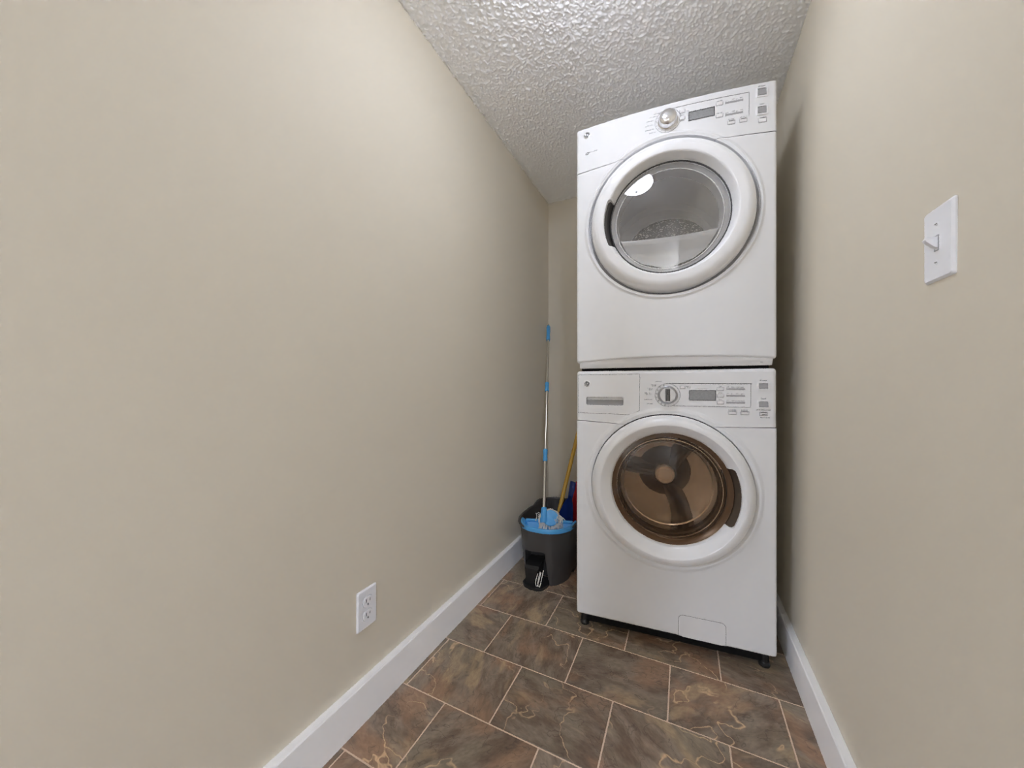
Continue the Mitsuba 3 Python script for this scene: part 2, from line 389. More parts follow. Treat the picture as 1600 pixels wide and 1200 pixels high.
def bar(parent, x0, x1, z, bend):
    mobj('indicator_bar', slab(rpoly((x0 + x1) / 2, z, x1 - x0, 0.0062, 0.0008), 0.001, -0.0012), 'button_grey', parent, bend, smooth=False)
def soft_button(parent, x, z, w, h, bend, bold=True):
    k = mobj('button', slab(rpoly(x, z, w, h, 0.0015), 0.001, -0.0026, 0.0008), 'white_plastic', parent, bend)
    mobj('button_outline', slab(rpoly(x, z - 0.0004, w + 0.0030, h + 0.0030, 0.002), 0.001, -0.0004), 'seam_grey', k, bend, smooth=False)
    return k
def big_button(parent, x0, x1, z0, z1, bend):
    cx, cz, w, h = (x0 + x1) / 2, (z0 + z1) / 2, x1 - x0, z1 - z0
    fr = rpoly(cx, cz, w + 0.008, h + 0.008, 0.003).difference(rpoly(cx, cz, w, h, 0.0015))
    k = mobj('button_frame', slab(fr, 0.001, -0.0040), 'white_plastic', parent, bend, smooth=False)
    a = np.array([(x0, 0.001, z0), (x1, 0.001, z0), (x0, 0.001, z1), (x1, 0.001, z1), (x0, -0.0046, z0 + 0.002), (x1, -0.0046, z0 + 0.002), (x0, -0.0012, z1 - 0.001), (x1, -0.0012, z1 - 0.001)])
    mobj('button', hull(a), 'button_grey', k, bend, smooth=False, label='grey push button')
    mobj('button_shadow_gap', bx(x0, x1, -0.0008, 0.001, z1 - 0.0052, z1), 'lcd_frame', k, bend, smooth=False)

def lcd(parent, x0, x1, z0, z1, bend):
    cx, cz = (x0 + x1) / 2, (z0 + z1) / 2
    fr = rpoly(cx, cz, x1 - x0, z1 - z0, 0.0015).difference(rpoly(cx, cz, x1 - x0 - 0.005, z1 - z0 - 0.005, 0.001))
    k = mobj('display', slab(fr, 0.001, -0.0020), 'lcd_frame', parent, bend, smooth=False, label='grey display window in a dark frame')
    mobj('screen', slab(rpoly(cx, cz, x1 - x0 - 0.004, z1 - z0 - 0.004, 0.001), 0.001, -0.0010), 'lcd', k, bend, smooth=False)

def dial(parent, x, z, bend, dome):
    t = np.linspace(0, 2 * np.pi, 72, endpoint=False)
    ring = np.stack([x + 0.043 * np.cos(t), np.full(72, -0.0004), z + 0.043 * np.sin(t)], 1)
    if dome:
        prof = [(0.0345, 0.001), (0.0345, -0.005), (0.0315, -0.008), (0.0300, -0.020), (0.0285, -0.024), (0.0250, -0.028), (0.018, -0.0315), (0.010, -0.033), (0.0001, -0.0335)]
        k = mobj('dial_knob', lathe_y(prof, x, z, 64), 'chrome', parent, bend, label='domed chrome dial knob')
    else:
        prof = [(0.0345, 0.001), (0.0345, -0.004), (0.0310, -0.007), (0.0285, -0.018), (0.0265, -0.020), (0.0001, -0.0195)]
        k = mobj('dial_knob', lathe_y(prof, x, z, 64), 'knob_steel', parent, bend, label='chrome dial knob with a raised grip across it')
        g = hull([(x + s * w, y, z + q) for s in (-1, 1) for w, y, q in ((0.0085, -0.018, -0.023), (0.0085, -0.018, 0.024), (0.0035, -0.033, -0.019), (0.0050, -0.033, 0.021))])
        mobj('knob_grip', g, 'knob_dark', k, bend, smooth=False)
        mobj('knob_pointer', bx(x - 0.0016, x + 0.0016, -0.0345, -0.031, z + 0.002, z + 0.020), 'black_plastic', k, bend, smooth=False)
    mobj('dial_ring', tube(ring, 0.0008, 6, closed=True), 'print_grey' if not dome else 'seam_grey', parent, bend)
    tick = []
    for i in range(8):
        a = math.radians(110 + i * 21)
        p, q = 0.0362, 0.0412
        tick.append(tube([(x + p * math.cos(a), -0.0006, z + p * math.sin(a)), (x + q * math.cos(a), -0.0006, z + q * math.sin(a))], 0.0016 if not dome else 0.0009, 6))
    mobj('dial_marks', cat(*tick), 'print_grey' if not dome else 'seam_grey', parent, bend)

def lines(parent, rows, bend, seed, h=0.0036, m='print_grey'):
    rng = random.Random(seed)
    labels[mobj('printed_label', cat(*[scribble(a, b, z, h, rng) for a, b, z in rows]), m, parent, bend, smooth=False)] = {'kind': 'stuff'}

# ---------------------------------------------------------------- washing machine
washer = 'washing_machine'
tag(washer, 'white front-load washing machine with a brown tinted door, standing on the tiles under the dryer', 'washing machine')
WZ0, WZ1, SEAM = 0.034, 1.0265, 0.826
DC = (XC, 0.5775)
def wsurf(X, Z):
    r = np.hypot(X - DC[0], Z - DC[1])
    return -0.0040 * np.exp(-((r - 0.296) / 0.008) ** 2)
sl = 0.0011
aL = math.degrees(math.atan2(SEAM - DC[1], -DC[0])); aR = math.degrees(math.atan2(SEAM - 0.004 - DC[1], WD - DC[0]))
iL, iR = 123.0, 57.5
e = 0.16
k = mobj('control_panel', panel(DC, 0.2835, (iR + e, iL - e), (aR + e, aL - e), (0, WD, WZ0, WZ1), 0.012, wsurf, SS, R=0.014, drop=(0.034, 0.190, 0.884, 0.927)), 'enamel', washer, label='white control panel')
cpw = k
mobj('front_panel', panel(DC, 0.2835, (iL + e, iR + 360 - e), (aL + e, aR + 360 - e), (0, WD, WZ0, WZ1), 0.010, wsurf, SS, R=0.008), 'enamel', washer)
mobj('cabinet', cabinet(0.002, WD - 0.002, 0.012, 0.70, WZ0 + 0.002, WZ1 - 0.008, DC, 0.281, 0.52), 'enamel', washer)
mobj('base', cat(cbox(0.012, WD - 0.012, 0.016, 0.69, 0.038, 0.06, 0.002), cbox(0.012, WD - 0.012, 0.040, 0.66, -0.014, 0.045, 0.002)), 'dark_gap', washer, smooth=False)
for fx in (0.026, WD - 0.026):
    for fy in (0.045, 0.640):
        mobj('foot', place and lathe_z([(0.0001, -0.0277), (0.017, -0.0277), (0.018, -0.020), (0.013, -0.015), (0.011, -0.012), (0.011, 0.042)], 24, (fx, fy, 0)), 'black_plastic', washer)
# door
ring = [(0.196, 0.012), (0.2775, 0.012), (0.2785, -0.006), (0.2775, -0.020), (0.273, -0.032), (0.265, -0.041), (0.254, -0.0465), (0.245, -0.047), (0.241, -0.0455), (0.214, -0.022), (0.2105, -0.014), (0.206, 0.004)]
ec = [(0, 0)] * 8 + [(0.001, 0.0005)] + [(0.006, 0.003)] * 3
M = man(lathe_y(ring, DC[0], DC[1], 200, True, ec))
def sector(c, r0, r1, a0, a1, ya, yb, soft=0.014):
    a = np.radians(np.linspace(a0, a1, 40))
    poly = sg.Polygon([(c[0] + r1 * math.cos(x), c[1] + r1 * math.sin(x)) for x in a] + [(c[0] + r0 * math.cos(x), c[1] + r0 * math.sin(x)) for x in a[::-1]])
    poly = poly.buffer(-soft).buffer(soft, quad_segs=8)
    return man(slab(poly, ya, yb))
cut = sector(DC, 0.170, 0.2335, -29, 26, 0.02, -0.08)
wdoor = mobj('door', unman(M - cut), 'white_plastic', washer, smooth=40)
cup = M ^ sector(DC, 0.170, 0.2340, -29.2, 26.2, 0.011, -0.08) 
mobj('handle_recess', unman(cup.translate((0, 0.013, 0)) ^ sector(DC, 0.15, 0.2345, -30, 27, 0.011, -0.08)), 'bronze_plastic', wdoor, smooth=40, label='dark brown finger recess at the right of the door')
EX, EZ = 0.006, 0.003
R0 = 0.2085
capR = 0.9
def cap(a, R, y_edge, n=14):
    rr_ = np.linspace(a, 0.0001, n)
    return [(r, y_edge - (math.sqrt(R * R - r * r) - math.sqrt(R * R - a * a))) for r in rr_]
mobj('window', lathe_y(cap(R0, capR, -0.006), DC[0] + EX, DC[1] + EZ, 120), 'bronze_glass', wdoor, smooth=True, label='brown tinted round door window')
mobj('window_trim', lathe_y([(0.209, -0.004), (0.196, 0.0015), (0.192, 0.006), (0.192, 0.02)], DC[0] + EX, DC[1] + EZ, 120), 'bronze_lip', wdoor)
mobj('bowl_holder', lathe_y([(0.193, 0.016), (0.186, 0.022), (0.183, 0.036), (0.177, 0.040), (0.174, 0.060)], DC[0], DC[1], 120), 'bronze_plastic', wdoor)
mobj('glass_bowl', lathe_y([(0.174, 0.040), (0.171, 0.070), (0.166, 0.092), (0.158, 0.102), (0.120, 0.108), (0.060, 0.110), (0.0001, 0.111)], DC[0], DC[1], 96), 'clear_glass', wdoor, smooth=True)
mobj('bowl_rim', cat(lathe_y([(0.1665, 0.088), (0.1665, 0.094), (0.1635, 0.096), (0.1620, 0.092)], DC[0], DC[1], 120, True), lathe_y([(0.187, 0.018), (0.187, 0.022), (0.1845, 0.023), (0.1845, 0.018)], DC[0], DC[1], 120, True)), 'chrome', wdoor)
mobj('door_gasket', lathe_y([(0.281, 0.014), (0.200, 0.016), (0.196, 0.040), (0.205, 0.075), (0.240, 0.080)], DC[0], DC[1], 96), 'rubber_grey', washer, label='dark rubber door gasket')
# drum
drum = mobj('drum', lathe_y([(0.240, 0.080), (0.262, 0.095), (0.266, 0.30), (0.255, 0.330)], DC[0], DC[1], 120), 'drum_steel', washer, label='brushed steel drum behind the glass')
mobj('drum_back', lathe_y([(0.256, 0.328), (0.250, 0.334), (0.150, 0.337), (0.110, 0.330)], DC[0], DC[1], 96), 'drum_satin', drum)
mobj('drum_cone', lathe_y([(0.113, 0.332), (0.095, 0.300), (0.070, 0.270), (0.052, 0.258), (0.040, 0.256)], DC[0], DC[1], 64), 'drum_dark', drum)
mobj('drum_hub', lathe_y([(0.041, 0.262), (0.0400, 0.240), (0.037, 0.234), (0.031, 0.231), (0.028, 0.233), (0.020, 0.229), (0.0001, 0.227)], DC[0], DC[1], 64), 'drum_satin', drum)
for i in range(3):
    a = math.radians(45 + 120 * i)
    ux, uz, vx, vz = math.cos(a), math.sin(a), -math.sin(a), math.cos(a)
    rows_ = []
    for s in np.linspace(0, 1, 16):
        r = 0.046 + 0.207 * s; w = 0.044 - 0.012 * s + 0.020 * s ** 3; hgt = 0.236 + 0.035 * s - 0.10 * max(0, s - 0.7)
        sw = 0.022 * math.sin(2.6 * s)
        rows_.append([(DC[0] + ux * r + vx * (q * w + sw), min(0.336, hgt + (0.100 * abs(q) ** 2.4)), DC[1] + uz * r + vz * (q * w + sw)) for q in np.linspace(-1, 1, 13)])
    mobj('drum_vane', grid(np.array(rows_)), 'drum_dark', drum)
# pump cover
pc = sg.Polygon([(0.380, 0.0345), (0.5340, 0.0345), (0.5340, 0.116), (0.380, 0.116)]).buffer(-0.016).buffer(0.016, quad_segs=8).union(sg.box(0.380, 0.0365, 0.534, 0.07))
pk = mobj('pump_cover', slab(pc.buffer(-0.0014), 0.004, -0.0012), 'enamel', washer)
mobj('cover_gap', slab(pc.buffer(0.0002).difference(pc.buffer(-0.0016)), 0.004, -0.0006), 'seam_grey', pk, smooth=False)
# detergent drawer
dp = sg.Polygon([(0.006, 0.857), (0.210, 0.8535), (0.2435, 0.871), (0.2450, 1.0115), (0.008, 1.0115)])
hp = rpoly(0.112, 0.9055, 0.144, 0.033, 0.006)
dk = mobj('detergent_drawer', slab(dp.buffer(-0.001).difference(hp), 0.003, -0.0014), 'enamel', washer, smooth=False)
mobj('drawer_gap', slab(dp.buffer(0.0006).difference(dp.buffer(-0.0012)), 0.003, -0.0004), 'seam_grey', dk, smooth=False)
hx0, hx1, hz0, hz1 = 0.040, 0.184, 0.889, 0.922
pocket = grid(np.array([[(hx0, -0.001, z), (hx0 + 0.002, y, z), (hx1 - 0.002, y, z), (hx1, -0.001, z)] for z, y in ((hz0, -0.001), (hz0 + 0.002, 0.008), (hz1 - 0.007, 0.013), (hz1 - 0.001, 0.013), (hz1, -0.0005))]))
mobj('drawer_pull', pocket, 'pull_grey', dk, smooth=False, label='grey recessed finger pull')
lines(dk, [(0.203, 0.217, 0.914, ), (0.205, 0.216, 0.908)], False, 5, 0.004, 'seam_grey')
badge(washer, 0.0425, 0.9755, False)
# controls
KX, KZ = 0.3425, 0.9317
def outline(parent, pts, bend, m='seam_grey', w=0.0009):
    P = np.array(pts, float); s = sg.LineString(P).segmentize(0.01)
    mobj('panel_line', tube([(x, -0.0005, z) for x, z in s.coords], w * 1.15, 6), m, parent, bend)
outline(washer, [(KX - 0.004, 0.9745), (0.609, 0.9725), (0.6085, 0.8905), (KX + 0.02, 0.8915)], False)
outline(washer, [(KX - 0.004, 0.9748), (0.612, 0.9728)], False, 'print_grey', 0.0011)
dial(washer, KX, KZ, False, False)
lines(washer, [(0.300, 0.322, 0.981), (0.283, 0.303, 0.969), (0.289, 0.303, 0.9645), (0.272, 0.291, 0.955), (0.276, 0.290, 0.950), (0.262, 0.286, 0.9375), (0.262, 0.286, 0.9325), (0.260, 0.289, 0.9125), (0.267, 0.291, 0.8965), (0.326, 0.360, 0.880)], False, 11, 0.0034)
soft_button(washer, 0.3935, 0.9605, 0.016, 0.009, False)
lines(washer, [(0.406, 0.421, 0.962), (0.408, 0.420, 0.957)], False, 12, 0.0034)
lcd(washer, 0.415, 0.5025, 0.9125, 0.9505, False)
lines(washer, [(0.438, 0.480, 0.9545)], False, 13, 0.0022, 'seam_grey')
for z, w in ((0.9545, 'Soil'), (0.9305, 'Temp'), (0.906, 'Spin')):
    soft_button(washer, 0.5161, z, 0.020, 0.0100, False)
    mobj('printed_label', words(w, 0.5161, z + 0.0080, 0.0040, True), 'print_grey', washer, smooth=False)
    bar(washer, 0.5345, 0.5918, z, False)
rw = []
for z in (0.9545, 0.9305, 0.906):
    rw += [(0.5365, 0.544, z + 0.0060), (0.550, 0.560, z + 0.0052), (0.564, 0.577, z + 0.0052), (0.580, 0.590, z + 0.0048)]
lines(washer, rw, False, 14, 0.0034, 'seam_grey')
for x in (0.5538, 0.5909):
    soft_button(washer, x, 0.8700, 0.0235, 0.0095, False)
    mobj('button_mark', bx(x - 0.011, x + 0.011, -0.0030, 0.001, 0.8735, 0.8760), 'print_grey', washer, smooth=False)
lines(washer, [(0.541, 0.549, 0.8785), (0.552, 0.566, 0.8785), (0.580, 0.600, 0.8785)], False, 15, 0.0036)
big_button(washer, 0.632, 0.6595, 0.9555, 0.9745, False)
big_button(washer, 0.632, 0.6595, 0.8915, 0.9115, False)
mobj('printed_label', words('Power', 0.646, 0.9815, 0.0052, True), 'print_grey', washer, smooth=False)
mobj('printed_label', words('Start', 0.646, 0.9185, 0.0052, True), 'print_grey', washer, smooth=False)
lines(washer, [(0.625, 0.668, 0.8805), (0.637, 0.665, 0.8545)], False, 16, 0.0030)
soft_button(washer, 0.6463, 0.8690, 0.021, 0.0115, False)
mobj('button_mark', cat(bx(0.6365, 0.656, -0.0030, 0.001, 0.8725, 0.8750), bx(0.641, 0.656, -0.0030, 0.001, 0.8655, 0.8680)), 'print_grey', washer, smooth=False)

# ---------------------------------------------------------------- clothes dryer
dryer = 'clothes_dryer'
tag(dryer, 'white front-load clothes dryer with a grey round door, stacked on the washing machine', 'dryer')
DZ0, DZ1, DSEAM = 1.058, 2.0155, 1.834
EC = (XC, 1.597)
def dsurf(X, Z):
    r = np.hypot(X - EC[0], Z - EC[1])
    return bow(X) - 0.0050 * np.exp(-((r - 0.3005) / 0.0055) ** 2)
aL = math.degrees(math.atan2(DSEAM - EC[1], -EC[0])); aR = math.degrees(math.atan2(DSEAM + 0.003 - EC[1], WD - EC[0]))
iL, iR = 122.0, 58.0
mobj('control_panel', panel(EC, 0.2915, (iR + e, iL - e), (aR + e, aL - e), (0, WD, 1.04, DZ1), 0.008, dsurf, SS, R=0.010), 'enamel', dryer, label='white control panel')
mobj('front_panel', panel(EC, 0.2915, (iL + e, iR + 360 - e), (aL + e, aR + 360 - e), (0, WD, DZ0, DZ1), 0.012, dsurf, SS, R=0.010, arc_bottom=0.017, ret=0.02), 'enamel', dryer)
mobj('cabinet', cabinet(0.002, WD - 0.002, 0.012, 0.70, 1.062, DZ1 - 0.006, EC, 0.2895, 0.56), 'enamel', dryer)
kk = []
for z, y in ((1.100, 0.004), (1.060, 0.004), (1.050, 0.007), (1.038, 0.012), (1.0375, 0.65)):
    kk.append([(x, y + (bow(x) * 0.7 if y < 0.5 else 0), z) for x in np.linspace(0.012, WD - 0.012, 25)])
mobj('toe_strip', grid(np.array(kk)), 'enamel', dryer)
lines(dryer, [(0.636, 0.646, 1.046)], True, 31, 0.004, 'seam_grey')
mobj('stacking_bracket', cat(bx(0.016, WD - 0.016, 0.032, 0.66, 1.0272, 1.040)), 'dark_gap', dryer, smooth=False)
ring = [(0.196, 0.010), (0.279, 0.010), (0.2812, -0.004), (0.2800, -0.018), (0.2745, -0.033), (0.266, -0.043), (0.256, -0.0485), (0.246, -0.0505), (0.228, -0.0505), (0.2225, -0.0485), (0.219, -0.043), (0.211, -0.020), (0.2085, -0.010), (0.204, -0.002)]
M = man(lathe_y(ring, EC[0], EC[1], 200, True))
cut = sector(EC, 0.170, 0.2290, 157, 205, 0.02, -0.08, 0.010)
ddoor = mobj('door', unman(M - cut), 'white_plastic', dryer, smooth=40)
cup = M ^ sector(EC, 0.170, 0.2300, 156.5, 205.5, 0.009, -0.08, 0.010)
mobj('handle_recess', unman(cup.translate((0, 0.022, 0)) ^ sector(EC, 0.15, 0.2305, 156, 206, 0.009, -0.08, 0.010)), 'charcoal_plastic', ddoor, smooth=40, label='dark finger recess at the left of the door')
mobj('door_well', lathe_y([(0.2925, -0.012), (0.2925, 0.013), (0.195, 0.014)], EC[0], EC[1], 120), 'grey_plastic', dryer)
mobj('window', lathe_y(cap(0.2085, 1.35, -0.008, 20), EC[0], EC[1], 128), 'smoked_glass', ddoor, smooth=True, label='grey smoked round door window')
mobj('window_seal', lathe_y([(0.2090, -0.0090), (0.2065, -0.0125), (0.2040, -0.0110), (0.2045, -0.006)], EC[0], EC[1], 128), 'rubber_grey', ddoor)
mobj('inner_frame', lathe_y([(0.206, -0.004), (0.197, 0.006), (0.186, 0.010), (0.182, 0.024), (0.178, 0.050)], EC[0], EC[1], 120), 'grey_plastic', ddoor)
mobj('inner_trim', tube(np.stack([EC[0] + 0.187 * np.cos(np.linspace(0, 2 * np.pi, 96, endpoint=False)), np.full(96, 0.006), EC[1] + 0.187 * np.sin(np.linspace(0, 2 * np.pi, 96, endpoint=False))], 1), 0.0016, 8, closed=True), 'white_plastic', ddoor)
dd = mobj('drum', lathe_y([(0.178, 0.050), (0.262, 0.075), (0.270, 0.10), (0.270, 0.45), (0.250, 0.475), (0.0001, 0.478)], EC[0], EC[1], 120), 'drum_white', dryer, label='pale drum behind the smoked glass')
ledge = []
for y, z in ((0.100, 1.505), (0.055, 1.530), (0.030, 1.538), (0.024, 1.536), (0.020, 1.528), (0.022, 1.512), (0.034, 1.490), (0.040, 1.470), (0.036, 1.440), (0.028, 1.418)):
    hw = math.sqrt(max(0.1815 ** 2 - (EC[1] - z) ** 2, 0.0004))
    ledge.append([(EC[0] + q * hw, y, z + 0.008 * q * q) for q in np.linspace(-1, 1, 30)])
mobj('lint_housing', grid(np.array(ledge)), 'housing_grey', dryer, label='pale lint filter housing inside the door opening')
arc = sg.Polygon([(EC[0] + 0.004 + 0.150 * math.cos(a), 1.548 + 0.112 * math.sin(a)) for a in np.linspace(0, 2 * np.pi, 64, endpoint=False)])
mobj('vent_grille', slab(arc, 0.165, 0.155), 'grille_dark', dryer, smooth=False, label='dark speckled vent grille')
badge(dryer, 0.0440, 1.9815, True)
em = np.linspace(0, 2 * np.pi, 40, endpoint=False)
mobj('sensor_emblem', tube(np.stack([0.0450 + 0.0065 * np.cos(em), np.full(40, -0.0006), 1.9075 + 0.0034 * np.sin(em) + 0.002 * np.cos(em)], 1), 0.0011, 6, closed=True), 'print_grey', dryer, True)
lines(dryer, [(0.054, 0.086, 1.9085)], True, 21, 0.0036, 'seam_grey')
QX, QZ = 0.342, 1.9490
outline(dryer, [(QX + 0.012, 1.9905), (0.602, 1.9865), (0.6015, 1.9060)], True)
dial(dryer, QX, QZ, True, True)
lines(dryer, [(0.295, 0.323, 1.984), (0.279, 0.307, 1.975), (0.269, 0.295, 1.962), (0.264, 0.293, 1.946), (0.264, 0.295, 1.930), (0.279, 0.301, 1.9165)], True, 22, 0.0034, 'seam_grey')
for z in (1.9700, 1.9450):
    soft_button(dryer, 0.3909, z, 0.0170, 0.0105, True)
lines(dryer, [(0.3835, 0.399, 1.9560), (0.3835, 0.399, 1.9345), (0.405, 0.415, 1.966)], True, 23, 0.0032, 'seam_grey')
lcd(dryer, 0.4112, 0.4958, 1.9285, 1.9613, True)
for z in (1.9670, 1.9245):
    soft_button(dryer, 0.5108, z, 0.0205, 0.0105, True)
    lines(dryer, [(0.502, 0.520, z + 0.0085)], True, 24, 0.0034)
    bar(dryer, 0.5284, 0.5840, z - 0.0025, True)
    lines(dryer, [(0.530, 0.541, z + 0.0030), (0.550, 0.558, z + 0.0050), (0.562, 0.568, z + 0.0030), (0.574, 0.583, z + 0.0050)], True, 25, 0.0032, 'seam_grey')
for x in (0.5474, 0.5838):
    soft_button(dryer, x, 1.8930, 0.0215, 0.0120, True)
    mobj('button_mark', bx(x - 0.008, x + 0.010, -0.0030, 0.001, 1.8955, 1.8985), 'print_grey', dryer, True, smooth=False)
lines(dryer, [(0.538, 0.558, 1.9030), (0.574, 0.596, 1.9030)], True, 26, 0.0034, 'seam_grey')
big_button(dryer, 0.6275, 0.6535, 1.9655, 1.9905, True)
big_button(dryer, 0.6275, 0.6535, 1.9035, 1.9285, True)
mobj('printed_label', words('Power', 0.6405, 1.9965, 0.0050, True), 'print_grey', dryer, True, smooth=False)
mobj('printed_label', words('Start', 0.6405, 1.9345, 0.0050, True), 'print_grey', dryer, True, smooth=False)
soft_button(dryer, 0.6420, 1.8820, 0.0225, 0.0150, True)
mobj('button_mark', bx(0.634, 0.652, -0.0030, 0.001, 1.8865, 1.8895), 'print_grey', dryer, True, smooth=False)

# ---------------------------------------------------------------- mop bucket
bucket = 'mop_bucket'
tag(bucket, 'dark grey plastic mop bucket with a blue wringer, standing on tiles beside the washing machine', 'bucket')
BX, BY = -0.634, 1.797
def oval(t, a, b, n=2.5):
    c, s = math.cos(t), math.sin(t)
    return a * math.copysign(abs(c) ** (2 / n), c), b * math.copysign(abs(s) ** (2 / n), s)
def ztop(dy):
    q = min(1, max(0, (dy - 0.085) / 0.050))
    return 0.275 + 0.022 * q * q * (3 - 2 * q)
NT = 96
tt = np.linspace(0, 2 * np.pi, NT, endpoint=False)
def shell(off, z_from, ns=14):
    V = []
    for t in tt:
        col = []
        for s in np.linspace(0, 1, ns):
            a = 0.119 + 0.030 * s ** 0.9 - off; b = 0.196 + 0.024 * s ** 0.9 - off
            dx, dy = oval(t, a, b)
            z1 = ztop(oval(t, 0.149, 0.220)[1])
            col.append((BX + dx, BY + dy, z_from + (z1 - z_from) * s))
        V.append(col)
    return np.array(V)
o_, i_ = shell(0.0, 0.0), shell(0.0045, 0.010)
V = np.concatenate([o_, i_[:, ::-1]], 1)
g = grid(V, cu=True)
nv, m_ = len(g.vertices), V.shape[1]
vv = np.vstack([g.vertices, [(BX, BY, 0.0), (BX, BY, 0.010)]])
ff = [((k + 1) % NT * m_, k * m_, nv) for k in range(NT)] + [(k * m_ + m_ - 1, (k + 1) % NT * m_ + m_ - 1, nv + 1) for k in range(NT)]
B = man(tm(vv, np.vstack([g.faces, ff])))
outer_solid = man(tm(np.vstack([grid(o_, cu=True).vertices, [(BX, BY, 0)], [(BX, BY, 0.29)]]),
                     np.vstack([grid(o_, cu=True).faces, [((k + 1) % NT * 14, k * 14, NT * 14) for k in range(NT)], [(k * 14 + 13, (k + 1) % NT * 14 + 13, NT * 14 + 1) for k in range(NT)]])))
def arch(g_):
    p = sg.Polygon([(-0.718 - g_, -0.02), (-0.712 - g_, 0.155 + g_), (-0.600 + g_, 0.168 + g_), (-0.583 + g_, -0.02)])
    p = p.buffer(-0.012).buffer(0.012, quad_segs=6).union(sg.box(-0.716 - g_, -0.02, -0.584 + g_, 0.03))
    return man(slab(p, 1.690 + g_, 1.40))
side = man(slab(sg.Point(1.76, 0).buffer(0.028), 0, -1))    # small arch in the right foot
sa = np.array(unman(side).vertices)
side = man(tm(np.stack([sa[:, 1] + 0.0, sa[:, 0], sa[:, 2]], 1), unman(side).faces))
side = side.translate((0.0, 0, 0)) ^ man(bx(-0.545, -0.4, 1.6, 1.95, -0.1, 0.1))
body = (B - arch(0.0)) + ((arch(0.004) ^ outer_solid) - arch(0.0))
body = body - side
obj('body', unman(body), 'charcoal_plastic', bucket, smooth=40)
rim = []
for t in tt:
    dx, dy = oval(t, 0.152, 0.223)
    rim.append((BX + dx, BY + dy, ztop(oval(t, 0.149, 0.220)[1])))
obj('rim', tube(rim, 0.0065, 10, closed=True), 'charcoal_plastic', bucket, smooth=True)
# blue wringer: collar round the front, tray and basket
tf = np.linspace(math.pi + 0.56, 2 * math.pi - 0.16, 56)
col = []
for t in tf:
    r_ = []
    e_ = min(1.0, (t - tf[0]) / 0.75, 0.35 + (tf[-1] - t) / 0.6)      # tucked inside the rim at its ends, over it in front
    for off, dz in ((-0.013, -0.006), (0.001, 0.0095), (0.0085, 0.0090), (0.0115, 0.001), (0.0105, -0.010), (0.0075, -0.010)):
        off = off - 0.017 * (1 - e_)
        dx, dy = oval(t, 0.149 + off, 0.220 + off)
        r_.append((BX + dx, BY + dy, ztop(oval(t, 0.149, 0.220)[1]) + dz))
    col.append(r_)
wr = obj('wringer', grid(np.array(col), cv=True), 'blue_plastic', bucket, smooth=40, label='blue plastic wringer collar hooked over the rim')
tray = []
A0 = [np.array(c[0]) for c in col]
p0, p1 = A0[0], A0[-1]
for u, q in zip(np.linspace(0, 1, len(A0)), A0):
    chord = p0 + (p1 - p0) * u
    tray.append([q + (chord - q) * s + np.array([0, 0, -0.045 * (1 - (2 * s - 1) ** 2) * min(1, 6 * u * (1 - u))]) for s in np.linspace(0, 1, 12)])
obj('wringer_tray', grid(np.array(tray)), 'blue_plastic', wr)
obj('wringer_bar', tube([p0 + (p1 - p0) * u + np.array([0, 0, 0.002]) for u in np.linspace(0, 1, 12)], 0.008, 10), 'blue_plastic', wr)
# pedal in the arched niche
plate = sg.Polygon([(-0.708, 1.660), (-0.708, 1.575), (-0.690, 1.552), (-0.655, 1.5395), (-0.622, 1.541), (-0.600, 1.556), (-0.588, 1.590), (-0.588, 1.660)]).buffer(-0.006).buffer(0.006)
pl_ = trimesh.creation.extrude_polygon(plate, 0.013, engine='earcut'); pl_.apply_translation((0, 0, 0.0005))
pd = obj('pedal', pl_, 'black_plastic', bucket, smooth=40, label='black foot pedal in an arched opening')
obj('pedal_arm', cat(hull([(x, y, z) for x, y, z in ((-0.700, 1.66, 0.012), (-0.640, 1.66, 0.012), (-0.690, 1.575, 0.012), (-0.650, 1.570, 0.012), (-0.700, 1.585, 0.092), (-0.625, 1.580, 0.098), (-0.698, 1.66, 0.110), (-0.625, 1.66, 0.115), (-0.698, 1.575, 0.080), (-0.628, 1.570, 0.084))])), 'black_plastic', pd, smooth=20)
wires = []
for dx, top in ((0, 0.080), (0.012, 0.092)):
    x0 = -0.632 + dx
    wires.append(tube([(x0 + 0.006, 1.566, top * 0.9), (x0, 1.561, top * 0.6), (x0 - 0.003, 1.557, 0.030), (x0 + 0.001, 1.555, 0.018), (x0 + 0.007, 1.555, 0.017), (x0 + 0.011, 1.557, 0.030), (x0 + 0.016, 1.562, top * 0.65), (x0 + 0.022, 1.567, top)], 0.0021, 8))
obj('pedal_spring', cat(*wires), 'cotton', pd, smooth=True, label='pale wire loops on the pedal')

# ---------------------------------------------------------------- mop standing in the wringer
mop = 'mop'
tag(mop, 'steel mop with blue grip and collars, standing in the bucket, leaning into the corner', 'mop')
mb, mt = np.array([-0.6435, 1.690, 0.284]), np.array([-0.8175, 2.236, 1.370])
ml = np.linalg.norm(mt - mb)
def along(z):
    return ml * (z - mb[2]) / (mt[2] - mb[2])
obj('lower_pole', turned(mb, mt, [(0.0085, 0.02), (0.0085, along(0.965))]), 'steel_pole', mop, smooth=True)
obj('upper_pole', turned(mb, mt, [(0.0068, along(0.95)), (0.0068, along(1.29))]), 'steel_pole', mop, smooth=True)
def collar(z, hl, r=0.0125):
    s = along(z)
    return turned(mb, mt, [(0.007, s - hl), (r - 0.001, s - hl), (r, s - hl + 0.002), (r, s - hl * 0.3), (r - 0.0012, s - hl * 0.25), (r - 0.0012, s + hl * 0.25), (r, s + hl * 0.3), (r, s + hl - 0.002), (r - 0.001, s + hl), (0.007, s + hl)])
obj('lock_collar', collar(0.962, 0.030), 'blue_plastic', mop, label='blue locking collar')
obj('lock_collar', collar(0.583, 0.034), 'blue_plastic', mop, label='blue locking collar')
sg0 = along(1.268)
